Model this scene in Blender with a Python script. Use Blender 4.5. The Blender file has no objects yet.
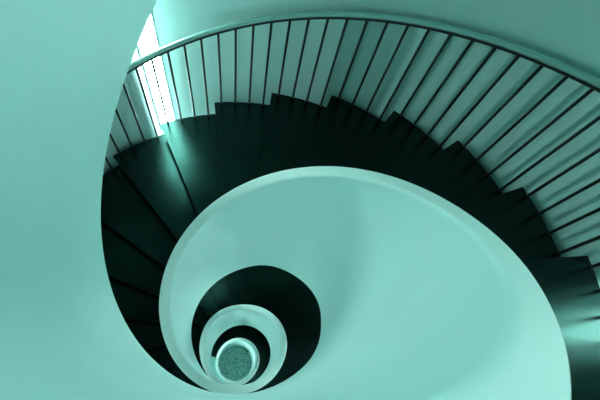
import bpy, bmesh, math, random
from mathutils import Matrix, Vector
from math import cos, sin, pi, floor
random.seed(4)
C = bpy.context.scene
COL = C.collection

# ---------------------------------------------------------------- measures
H = 0.17                      # riser
DP = 0.27392                  # angle of one tread
PH0 = -2.45177
N = 2 * pi / DP               # treads per turn (about 23)
R_IN, R_OUT, R_LOW = 0.517, 0.5956, 0.548
R_TREAD = 1.9355
R_RAIL = 1.925
R_WALL = 1.99
WALL_T = 0.28
K0, K1 = -48, 39
Z_FLOOR = K0 * H - H
Z_CEIL = 9.0

def ang(k): return PH0 + k * DP
def pol(R, k, z=0.0):
    a = ang(k)
    return (R * cos(a), -R * sin(a), z)
def lerp_tab(tab, k):
    if k <= tab[0][0]: return tab[0][1]
    for (a, u), (b, v) in zip(tab[:-1], tab[1:]):
        if k <= b:
            t = (k - a) / (b - a); t = t * t * (3 - 2 * t)
            return u + (v - u) * t
    return tab[-1][1]
TOP_FIX = [(-30, 0), (-24, 0.2), (-19.5, -0.1), (-15, 0.03), (-12, -0.05), (-9, 0)]
LOW_FIX = [(-34, -0.3), (-18.5, -0.28), (-13.5, 0), (-6, -0.05), (-2, 0.25), (3.5, 0), (6, -0.06), (9, 0.02), (11, 0.12), (13, 0)]
def tight(k):                 # the well narrows over its lowest turn
    t = min(1, max(0, (k + 36.0) / 7.0)); t = t * t * (3 - 2 * t)
    return 0.84 + 0.16 * t
def top_z(k):                 # top of the coping
    k = max(k, K0 - 0.5)      # level kerb closing the ring at the foot
    a = ang(k); q = min(max(0.0, k - 9.5), 5.0)
    return k * H + 0.83732 + 0.07029 * cos(a) + 0.03892 * sin(a) - 0.002134 * k - 0.005608 * q * q + lerp_tab(TOP_FIX, k)
def low_z(k):                 # lower edge of the parapet
    a = ang(k); q = min(max(0.0, k - 10.0), 16.0)
    return k * H - 1.0713 + 0.28255 * cos(a) - 0.13976 * sin(a) - 0.002623 * k - 0.0017162 * q * q + lerp_tab(LOW_FIX, k)

# ---------------------------------------------------------------- materials
def mat(name, base, rough=0.6, metallic=0.0, bump=0.0, bscale=40.0, var=0.0, vscale=3.0, spec=0.5, coat=0.0, stretch=(1, 1, 1), tint=(1, 1, 1, 1)):
    m = bpy.data.materials.new(name); m.use_nodes = True
    nt = m.node_tree; b = nt.nodes['Principled BSDF']
    b.inputs['Base Color'].default_value = (*base, 1)
    b.inputs['Roughness'].default_value = rough
    b.inputs['Metallic'].default_value = metallic
    b.inputs['Specular IOR Level'].default_value = spec
    b.inputs['Specular Tint'].default_value = tint
    b.inputs['Coat Weight'].default_value = coat
    tc = nt.nodes.new('ShaderNodeTexCoord'); mp = nt.nodes.new('ShaderNodeMapping')
    mp.inputs['Scale'].default_value = stretch
    nt.links.new(tc.outputs['Object'], mp.inputs['Vector'])
    if var > 0:
        n = nt.nodes.new('ShaderNodeTexNoise'); n.inputs['Scale'].default_value = vscale; n.inputs['Detail'].default_value = 5
        nt.links.new(mp.outputs[0], n.inputs['Vector'])
        r = nt.nodes.new('ShaderNodeValToRGB')
        r.color_ramp.elements[0].position = 0.3; r.color_ramp.elements[1].position = 0.7
        r.color_ramp.elements[0].color = (*[c * (1 - var) for c in base], 1)
        r.color_ramp.elements[1].color = (*[min(1, c * (1 + var)) for c in base], 1)
        nt.links.new(n.outputs['Fac'], r.inputs[0]); nt.links.new(r.outputs[0], b.inputs['Base Color'])
    if bump > 0:
        n = nt.nodes.new('ShaderNodeTexNoise'); n.inputs['Scale'].default_value = bscale; n.inputs['Detail'].default_value = 4
        nt.links.new(mp.outputs[0], n.inputs['Vector'])
        bp = nt.nodes.new('ShaderNodeBump'); bp.inputs['Strength'].default_value = bump; bp.inputs['Distance'].default_value = 0.004
        nt.links.new(n.outputs['Fac'], bp.inputs['Height']); nt.links.new(bp.outputs[0], b.inputs['Normal'])
    return m
def emit(name, col, s):
    m = bpy.data.materials.new(name); m.use_nodes = True
    b = m.node_tree.nodes['Principled BSDF']
    b.inputs['Base Color'].default_value = (*col, 1); b.inputs['Roughness'].default_value = 0.4
    b.inputs['Emission Color'].default_value = (*col, 1); b.inputs['Emission Strength'].default_value = s
    return m
WS = [30.0, 38.0, 17.0, 44.0, 22.0, 7.5, 5.0, 1.0, 1.0, 1.0, 5.0]      # glow given to the panes themselves, standing in for daylight
M_DOORGLASS_S, M_LAMP_S = 6.0, 15.0
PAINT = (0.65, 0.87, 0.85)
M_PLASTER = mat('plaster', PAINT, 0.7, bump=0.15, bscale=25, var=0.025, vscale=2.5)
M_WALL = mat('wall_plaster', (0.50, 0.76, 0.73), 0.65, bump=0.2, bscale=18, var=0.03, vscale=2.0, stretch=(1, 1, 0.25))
M_COPING = mat('coping_toplit', (0.69, 0.90, 0.87), 0.7, bump=0.08, bscale=30, var=0.02)  # parapet's own paint made lighter, for light falling on its top
M_TREAD = mat('dark_stone_tread', (0.0015, 0.003, 0.003), 0.19, bump=0.12, bscale=220, var=0.25, vscale=30, spec=0.33, tint=(0.3, 1, 0.85, 1))
M_SOFFIT = mat('dark_soffit', (0.012, 0.035, 0.032), 0.6, var=0.1)  # unseen underside darkened to cut light bounced onto the outer wall
M_RISER = mat('dark_riser', (0.001, 0.003, 0.003), 0.5, var=0.2, vscale=30, spec=0.1)
M_RAIL = mat('painted_rail', (0.36, 0.62, 0.58), 0.25, metallic=0.4)
M_IRON = mat('dark_iron', (0.006, 0.016, 0.015), 0.4, metallic=0.2, spec=0.4)
M_FLOOR = mat('stone_floor', (0.16, 0.42, 0.37), 0.35, var=0.2, vscale=20)
M_CEIL = mat('ceiling_paint', PAINT, 0.7, var=0.02)
M_PEB = [mat('pebble_pale', (0.80, 0.95, 0.92), 0.5), mat('pebble_mid', (0.60, 0.86, 0.82), 0.5), mat('pebble_dark', (0.18, 0.42, 0.38), 0.5)]
M_PANES = [emit('daylit_glass_%d' % q, (0.74, 1.0, 0.965), WS[q]) for q in range(11)]
M_DOORGLASS = emit('daylit_door_glass', (0.74, 1.0, 0.965), M_DOORGLASS_S)
M_LAMP = emit('skylight_glass', (0.74, 1.0, 0.965), M_LAMP_S)

# ---------------------------------------------------------------- helpers
def obj(name, bm, m, parent=None, smooth=False, auto=None):
    me = bpy.data.meshes.new(name)
    bmesh.ops.recalc_face_normals(bm, faces=bm.faces)
    bm.to_mesh(me); bm.free()
    for mm in (m if isinstance(m, list) else [m]): me.materials.append(mm)
    if smooth:
        for p in me.polygons: p.use_smooth = True
    if auto: me.set_sharp_from_angle(angle=auto)
    o = bpy.data.objects.new(name, me); COL.objects.link(o); o.parent = parent
    return o
def thing(name, label, cat, loc=(0, 0, 0), kind=None):
    o = bpy.data.objects.new(name, None); COL.objects.link(o); o.location = loc; o.empty_display_size = 0.2
    if label: o['label'] = label
    if cat: o['category'] = cat
    if kind: o['kind'] = kind
    return o
def sweep(section, ks, closed=True, caps=True):
    """section(k) -> list of (R, z); swept along the stair's helix"""
    bm = bmesh.new(); rings = []
    for k in ks:
        rings.append([bm.verts.new(pol(R, k, z)) for R, z in section(k)])
    n = len(rings[0])
    for a, b in zip(rings[:-1], rings[1:]):
        for i in range(n if closed else n - 1):
            j = (i + 1) % n
            bm.faces.new((a[i], a[j], b[j], b[i]))
    if caps and closed:
        bm.faces.new(rings[0]); bm.faces.new(rings[-1][::-1])
    return bm
def frange(a, b, n): return [a + (b - a) * i / n for i in range(n + 1)]
def cyl(bm, x, y, z0, z1, r, seg=10):
    a = [bm.verts.new((x + r * cos(2 * pi * i / seg), y + r * sin(2 * pi * i / seg), z0)) for i in range(seg)]
    b = [bm.verts.new((x + r * cos(2 * pi * i / seg), y + r * sin(2 * pi * i / seg), z1)) for i in range(seg)]
    for i in range(seg):
        j = (i + 1) % seg
        f = bm.faces.new((a[i], a[j], b[j], b[i])); f.smooth = True
    bm.faces.new(a[::-1]); bm.faces.new(b)

# ---------------------------------------------------------------- outer wall, pierced by slit windows
THIRD = N / 3
SPLAY, ZSPLAY = 2.1, 0.35
wins = []                                             # (k_left, k_right, z0, z1)
for j in range(-6, 4):  # most are unseen; upper ones made tall to light the well
    kc = 1.12 + THIRD * j - (0.15 if j == 1 else 0)
    wins.append((kc - (0.12 if j == 0 else 0.21), kc + 0.21, kc * H - (0.45 if j == 0 else 0.25), kc * H + (2.35 if j > 0 else 1.45)))
DOOR = (-51.6, -48.8, Z_FLOOR, Z_FLOOR + 2.15)        # glazed door at the foot of the stair
holes = wins + [DOOR]
def kn(k): return (k - K0) % N
RECESS = 0.20
FR = (0.06, 0.15, 0.28, 0.42, 0.6, 0.8, 1.0)
def kdist(k, a, b):                                   # distance outside [a, b], on the circle
    # the downhill side is splayed less than the uphill side
    m = (k - (a + b) / 2 + N / 2) % N - N / 2
    return max(0.0, abs(m) - (b - a) / 2) * (7.0 if m < 0 else 1.0)
def wall_r(k, z):                                     # soft splayed recesses added so the wall round the glazing catches a glow
    R = R_WALL
    for a, b, z0, z1 in wins:
        d = kdist(k, a, b) / SPLAY
        if d >= 1: continue
        e = max(0.0, z0 - z, z - z1) / ZSPLAY
        if e >= 1: continue
        R = max(R, R_WALL + RECESS * (1 - d) ** 2.4 * (1 - e) ** 2)
    return R
def build_wall():
    bm = bmesh.new()
    ks = set(round(N * i / 120, 5) for i in range(120))
    zs = {Z_FLOOR - 0.3, Z_CEIL + 0.2}
    for a, b, z0, z1 in holes:
        ks |= {round(kn(a), 5), round(kn(b), 5)}; zs |= {round(max(z0, Z_FLOOR), 4), round(z1, 4)}
        if (a, b, z0, z1) == DOOR: continue
        for f in FR:
            ks |= {round(kn(a - f * SPLAY), 5), round(kn(b + f * SPLAY), 5)}
            zs |= {round(max(z0 - f * ZSPLAY, Z_FLOOR), 4), round(z1 + f * ZSPLAY, 4)}
    ks = sorted(ks); zs = sorted(zs)
    nk, nz = len(ks), len(zs)
    vi = [[bm.verts.new(pol(wall_r(K0 + k, z), K0 + k, z)) for z in zs] for k in ks]
    vo = [[bm.verts.new(pol(R_WALL + WALL_T, K0 + k, z)) for z in zs] for k in ks]
    def hole(i, j):
        if j < 0 or j >= nz - 1: return None
        ka = ks[i]; kb = ks[i + 1] if i + 1 < nk else ks[0] + N
        km = (ka + kb) / 2; zm = (zs[j] + zs[j + 1]) / 2
        for a, b, z0, z1 in holes:
            if 0 <= (km - kn(a)) % N <= b - a and max(z0, Z_FLOOR) < zm < z1: return True
        return False
    H_ = [[hole(i, j) for j in range(-1, nz)] for i in range(nk)]
    for i in range(nk):
        i2 = (i + 1) % nk
        for j in range(nz - 1):
            if H_[i][j + 1]: continue
            bm.faces.new((vi[i][j], vi[i][j + 1], vi[i2][j + 1], vi[i2][j]))
            bm.faces.new((vo[i][j], vo[i2][j], vo[i2][j + 1], vo[i][j + 1]))
            if H_[i2][j + 1]: bm.faces.new((vi[i2][j], vi[i2][j + 1], vo[i2][j + 1], vo[i2][j]))
            if H_[i - 1][j + 1]: bm.faces.new((vi[i][j], vo[i][j], vo[i][j + 1], vi[i][j + 1]))
            if H_[i][j + 2]: bm.faces.new((vi[i][j + 1], vo[i][j + 1], vo[i2][j + 1], vi[i2][j + 1]))
            if H_[i][j]: bm.faces.new((vi[i][j], vi[i2][j], vo[i2][j], vo[i][j]))
    return bm
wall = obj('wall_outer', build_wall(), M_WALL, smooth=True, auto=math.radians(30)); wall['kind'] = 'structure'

def arc_box(Ra, Rb, ka, kb, z0, z1, n=6):
    return sweep(lambda k: [(Ra, z0), (Rb, z0), (Rb, z1), (Ra, z1)], frange(ka, kb, n))
for i, (a, b, z0, z1) in enumerate(wins):
    w = thing('window_%d' % (i + 1), None, None, pol(R_WALL + 0.22, (a + b) / 2, z0), 'structure')
    inv = Matrix.Translation(w.location).inverted()
    bm = arc_box(R_WALL + 0.205, R_WALL + 0.25, a, a + 0.04, z0, z1, 1)
    for args in ((b - 0.04, b, z0, z1), (a + 0.04, b - 0.04, z0, z0 + 0.03), (a + 0.04, b - 0.04, z1 - 0.03, z1)):
        t = arc_box(R_WALL + 0.205, R_WALL + 0.25, *args, 2); me = bpy.data.meshes.new('tmp'); t.to_mesh(me); t.free(); bm.from_mesh(me); bpy.data.meshes.remove(me)
    bm.transform(inv); obj('window_frame', bm, M_CEIL, w)
    zm = kc_z = z0 + 1.25
    if i < 7:
        sash = [(z0 + 0.03, z1 - 0.03, 10 if i < 1 else max(0, i - 3))]
    else:
        sash = [(z0 + 0.03, zm - 0.015, 4 + (i - 7) * 2), (zm + 0.015, z1 - 0.03, 5 + (i - 7) * 2)]  # split so each half's glow is set on its own
        bm = arc_box(R_WALL + 0.205, R_WALL + 0.25, a + 0.04, b - 0.04, zm - 0.015, zm + 0.015, 2); bm.transform(inv); obj('transom', bm, M_CEIL, w)
    for za, zb, mi in sash:
        bm = arc_box(R_WALL + 0.22, R_WALL + 0.235, a + 0.04, b - 0.04, za, zb, 3)
        bm.transform(inv); obj('pane', bm, M_PANES[mi], w)
a, b, z0, z1 = DOOR
d = thing('door_1', None, None, pol(R_WALL + 0.1, (a + b) / 2, z0), 'structure')
inv = Matrix.Translation(d.location).inverted()
bm = bmesh.new()
for args in ((a, a + 0.12, z0, z1), (b - 0.12, b, z0, z1), (a + .12, b - .12, z0, z0 + 0.1), (a + .12, b - .12, z1 - 0.07, z1)):
    t = arc_box(R_WALL + 0.08, R_WALL + 0.13, *args, 6); me = bpy.data.meshes.new('tmp'); t.to_mesh(me); t.free(); bm.from_mesh(me); bpy.data.meshes.remove(me)
bm.transform(inv); obj('door_frame', bm, M_IRON, d)
bm = arc_box(R_WALL + 0.10, R_WALL + 0.112, a + .12, b - .12, z0 + 0.1, z1 - 0.07, 8); bm.transform(inv); obj('door_glass', bm, M_DOORGLASS, d)

def disc(R0, R1, z0, z1, seg=96):
    bm = bmesh.new()
    rings = []
    for R, z in ((R0, z0), (R1, z0), (R1, z1), (R0, z1)):
        rings.append([bm.verts.new((max(R, 1e-4) * cos(2 * pi * i / seg), max(R, 1e-4) * sin(2 * pi * i / seg), z)) for i in range(seg)])
    for r in range(4):
        A, B = rings[r], rings[(r + 1) % 4]
        for i in range(seg):
            j = (i + 1) % seg
            bm.faces.new((A[i], A[j], B[j], B[i]))
    return bm
fl = obj('floor', disc(0, R_WALL + WALL_T, Z_FLOOR - 0.3, Z_FLOOR), M_FLOOR); fl['kind'] = 'structure'
R_SKY = 1.2
ce = obj('ceiling', disc(R_SKY, R_WALL + WALL_T, Z_CEIL, Z_CEIL + 0.2), M_CEIL); ce['kind'] = 'structure'
sk = obj('window_%d' % (len(wins) + 1), disc(0, R_SKY + 0.02, Z_CEIL + 0.205, Z_CEIL + 0.23), M_LAMP); sk['kind'] = 'structure'

# ---------------------------------------------------------------- parapet: smooth helical wall round the well
base = (0, 0, Z_FLOOR)
par = thing('spiral_parapet', 'smooth pale teal solid parapet winding in a spiral round the open stairwell', 'parapet', base)
UP = Matrix.Translation((0, 0, -Z_FLOOR))
KS = frange(K0 - 15.0, K1 + 1, int((K1 + 16 - K0) * 6))
RIM = 0.020
def sec_wall(k):
    t = top_z(k) - RIM
    b = max(low_z(k), Z_FLOOR)
    t = max(t, b + 0.02)
    n = 7
    inner = []
    zh = t; zb = low_z(k)
    for i in range(n):                       # slight flare towards the lower edge
        z = b + (t - b) * i / (n - 1)
        f = min(1, max(0, (zh - z) / (zh - zb)))
        inner.append((R_IN + 0.003 + (R_LOW - R_IN - 0.003) * f, z))
    outer = [(R_OUT - 0.002, t), (R_OUT - 0.002, b)]
    return [(R * tight(k), z) for R, z in inner + outer]
bm = sweep(sec_wall, KS); bm.transform(UP)
obj('parapet_wall', bm, M_PLASTER, par, smooth=True, auto=math.radians(40))
def sec_coping(k):
    t = top_z(k); r = 0.012
    pts = []
    for (cx, cz, a0) in ((R_OUT - r, t - r, 0), (R_IN + r, t - r, 90)):
        for s in range(5):
            a = math.radians(a0 + s * 22.5); pts.append((cx + r * cos(a), cz + r * sin(a)))
    pts += [(R_IN, t - RIM - 0.001), (R_OUT, t - RIM - 0.001)]
    return [(R * tight(k), z) for R, z in pts]
bm = sweep(sec_coping, KS); bm.transform(UP)
obj('coping', bm, M_COPING, par, smooth=True, auto=math.radians(50))

# ---------------------------------------------------------------- staircase
st = thing('spiral_staircase', 'winding flight of glossy near-black wedge treads climbing round the stairwell', 'staircase', base)
bm = sweep(lambda k: [(R_OUT * tight(k) - 0.02, k * H - 0.36), (R_TREAD - 0.015, k * H - 0.36), (R_TREAD - 0.015, k * H - 0.215), (R_OUT * tight(k) - 0.02, k * H - 0.215)], frange(K0 + 2.2, K1 + 1, 400))
bm.transform(UP); obj('soffit', bm, M_SOFFIT, st, smooth=True, auto=math.radians(40))
def wedge(k, ka, kb, Ra, Rb, z0, z1, m=5):
    return sweep(lambda q: [(Ra, z0), (Rb, z0), (Rb, z1), (Ra, z1)], frange(ka, kb, m))
def tread_mesh(Ra=R_OUT - 0.012):
    bm = wedge(0, -0.0, 1.06, Ra, R_TREAD, -0.045, 0.0, 6)
    es = [e for e in bm.edges if (all(v.co.z > -0.001 for v in e.verts) or all(v.co.z < -0.04 for v in e.verts)) and e.is_manifold and abs(e.calc_face_angle(0)) > 1]
    bmesh.ops.bevel(bm, geom=es, offset=0.006, segments=2, affect='EDGES', profile=0.5)
    return bm
def riser_mesh(Ra=R_OUT - 0.012):
    return wedge(0, 0.045, 0.10, Ra, R_TREAD - 0.004, -H - 0.0, -0.044, 2)
proto_t = obj('tread', tread_mesh(), M_TREAD, st)
proto_r = obj('riser', riser_mesh(), M_RISER, proto_t)
for k in list(range(K1, K0 - 1, -1)):
    if k == K1: t, r = proto_t, proto_r
    elif k < -27:
        Ra = R_OUT * tight(k) - 0.015
        t = obj('tread', tread_mesh(Ra), M_TREAD, st); r = obj('riser', riser_mesh(Ra), M_RISER, t)
    else:
        t = proto_t.copy(); COL.objects.link(t); t.parent = st
        r = proto_r.copy(); COL.objects.link(r); r.parent = t
    t.location = (0, 0, k * H - Z_FLOOR); t.rotation_euler = (0, 0, -k * DP)

# ---------------------------------------------------------------- handrail and balusters
rl = thing('stair_railing', 'curved railing of a slim round handrail on thin dark upright bars by the outer wall', 'railing', base)
ZR, RR = 0.812, 0.021
bm = sweep(lambda k: [(R_RAIL + RR * cos(2 * pi * i / 14), k * H + ZR + RR * sin(2 * pi * i / 14)) for i in range(14)], frange(K0, K1 + 1, (K1 + 1 - K0) * 6))
bm.transform(UP); obj('handrail', bm, M_RAIL, rl, smooth=True, auto=math.radians(60))
bm = sweep(lambda k: [(R_RAIL - 0.013, k * H + ZR - 0.034), (R_RAIL + 0.013, k * H + ZR - 0.034), (R_RAIL + 0.013, k * H + ZR - 0.019), (R_RAIL - 0.013, k * H + ZR - 0.019)], frange(K0, K1 + 1, (K1 + 1 - K0) * 6))
bm.transform(UP); obj('rail_bar', bm, M_IRON, rl, smooth=True, auto=math.radians(40))
def bal_mesh(bm, kk, dz=0.0, origin=False):
    ht = (kk - floor(kk)) * H + ZR - 0.03
    x, y, _ = (0, 0, 0) if origin else pol(R_RAIL, kk)
    cyl(bm, x, y, dz, dz + ht, 0.0095, 10)
protos = []
for i in range(4):
    bm = bmesh.new(); bal_mesh(bm, (i + 0.5) / 4, 0, True)
    me = bpy.data.meshes.new('baluster'); bm.to_mesh(me); bm.free(); me.materials.append(M_IRON); protos.append(me)
VIS = range(-4, 17)
for k in VIS:
    for i in range(4):
        o = bpy.data.objects.new('baluster', protos[i]); COL.objects.link(o); o.parent = rl
        x, y, _ = pol(R_RAIL, k + (i + 0.5) / 4)
        o.location = (x, y, k * H - Z_FLOOR)
bm = bmesh.new()
for k in range(K0, K1 + 1):
    if k in VIS: continue
    for i in range(4): bal_mesh(bm, k + (i + 0.5) / 4, k * H - Z_FLOOR)
o = obj('baluster_row', bm, M_IRON, rl); o['kind'] = 'stuff'

# ---------------------------------------------------------------- pebble bed at the bottom of the well
bm = bmesh.new()
ico = bmesh.new(); bmesh.ops.create_icosphere(ico, subdivisions=1, radius=1.0)
iv = [v.co.copy() for v in ico.verts]; iff = [[v.index for v in f.verts] for f in ico.faces]; ico.free()
PR = 0.43
seg = 48
A = [bm.verts.new((PR * cos(2 * pi * i / seg), PR * sin(2 * pi * i / seg), 0)) for i in range(seg)]
B = [bm.verts.new((PR * cos(2 * pi * i / seg), PR * sin(2 * pi * i / seg), 0.03)) for i in range(seg)]
bm.faces.new(A[::-1]); f = bm.faces.new(B); f.material_index = 1
for i in range(seg): bm.faces.new((A[i], A[(i + 1) % seg], B[(i + 1) % seg], B[i])).material_index = 1
for n in range(1400):
    r = (PR - 0.015) * math.sqrt(random.random()); a = random.uniform(0, 2 * pi); s = random.uniform(0.012, 0.026)
    M = Matrix.Translation((r * cos(a), r * sin(a), 0.03 + random.uniform(0, 0.012))) @ Matrix.Rotation(random.uniform(0, pi), 4, 'Z') @ Matrix.Diagonal((s, s * 0.75, s * 0.55, 1))
    vs = [bm.verts.new(M @ v) for v in iv]; mi = random.choices((0, 1, 2), (5, 3, 3))[0]
    for f in iff:
        g = bm.faces.new([vs[i] for i in f]); g.material_index = mi; g.smooth = True
o = obj('pebble_bed', bm, M_PEB); o.location = (0, 0, Z_FLOOR)
o['label'] = 'round bed of pale speckled pebbles at the very bottom of the stairwell'; o['category'] = 'pebbles'; o['kind'] = 'stuff'

# ---------------------------------------------------------------- daylight
w = bpy.data.worlds.new('World'); C.world = w; w.use_nodes = True
bg = w.node_tree.nodes['Background']; bg.inputs[0].default_value = (0.75, 1.0, 0.95, 1); bg.inputs[1].default_value = 1.0

# ---------------------------------------------------------------- camera
cd = bpy.data.cameras.new('camera'); cam = bpy.data.objects.new('camera', cd); COL.objects.link(cam); C.camera = cam
R = Matrix.Rotation(0.43359, 4, 'X') @ Matrix.Rotation(0.20138, 4, 'Z')
cam.matrix_world = Matrix.Translation((0.08285, -0.4932, 3.26756)) @ R
cd.sensor_width = 36; cd.sensor_fit = 'HORIZONTAL'; cd.lens = 385.32775 * 36 / 600
cd.shift_x = 29.98657 / 600; cd.shift_y = 8.85901 / 600
cd.clip_start = 0.004; cd.clip_end = 60
cd.dof.use_dof = True; cd.dof.focus_distance = 2.6; cd.dof.aperture_fstop = 11

C.view_settings.view_transform = 'Standard'; C.view_settings.look = 'None'
C.view_settings.exposure = -0.06; C.view_settings.gamma = 1.0; C.view_settings.use_curve_mapping = False
C.cycles.max_bounces = 10; C.cycles.diffuse_bounces = 8; C.cycles.glossy_bounces = 4
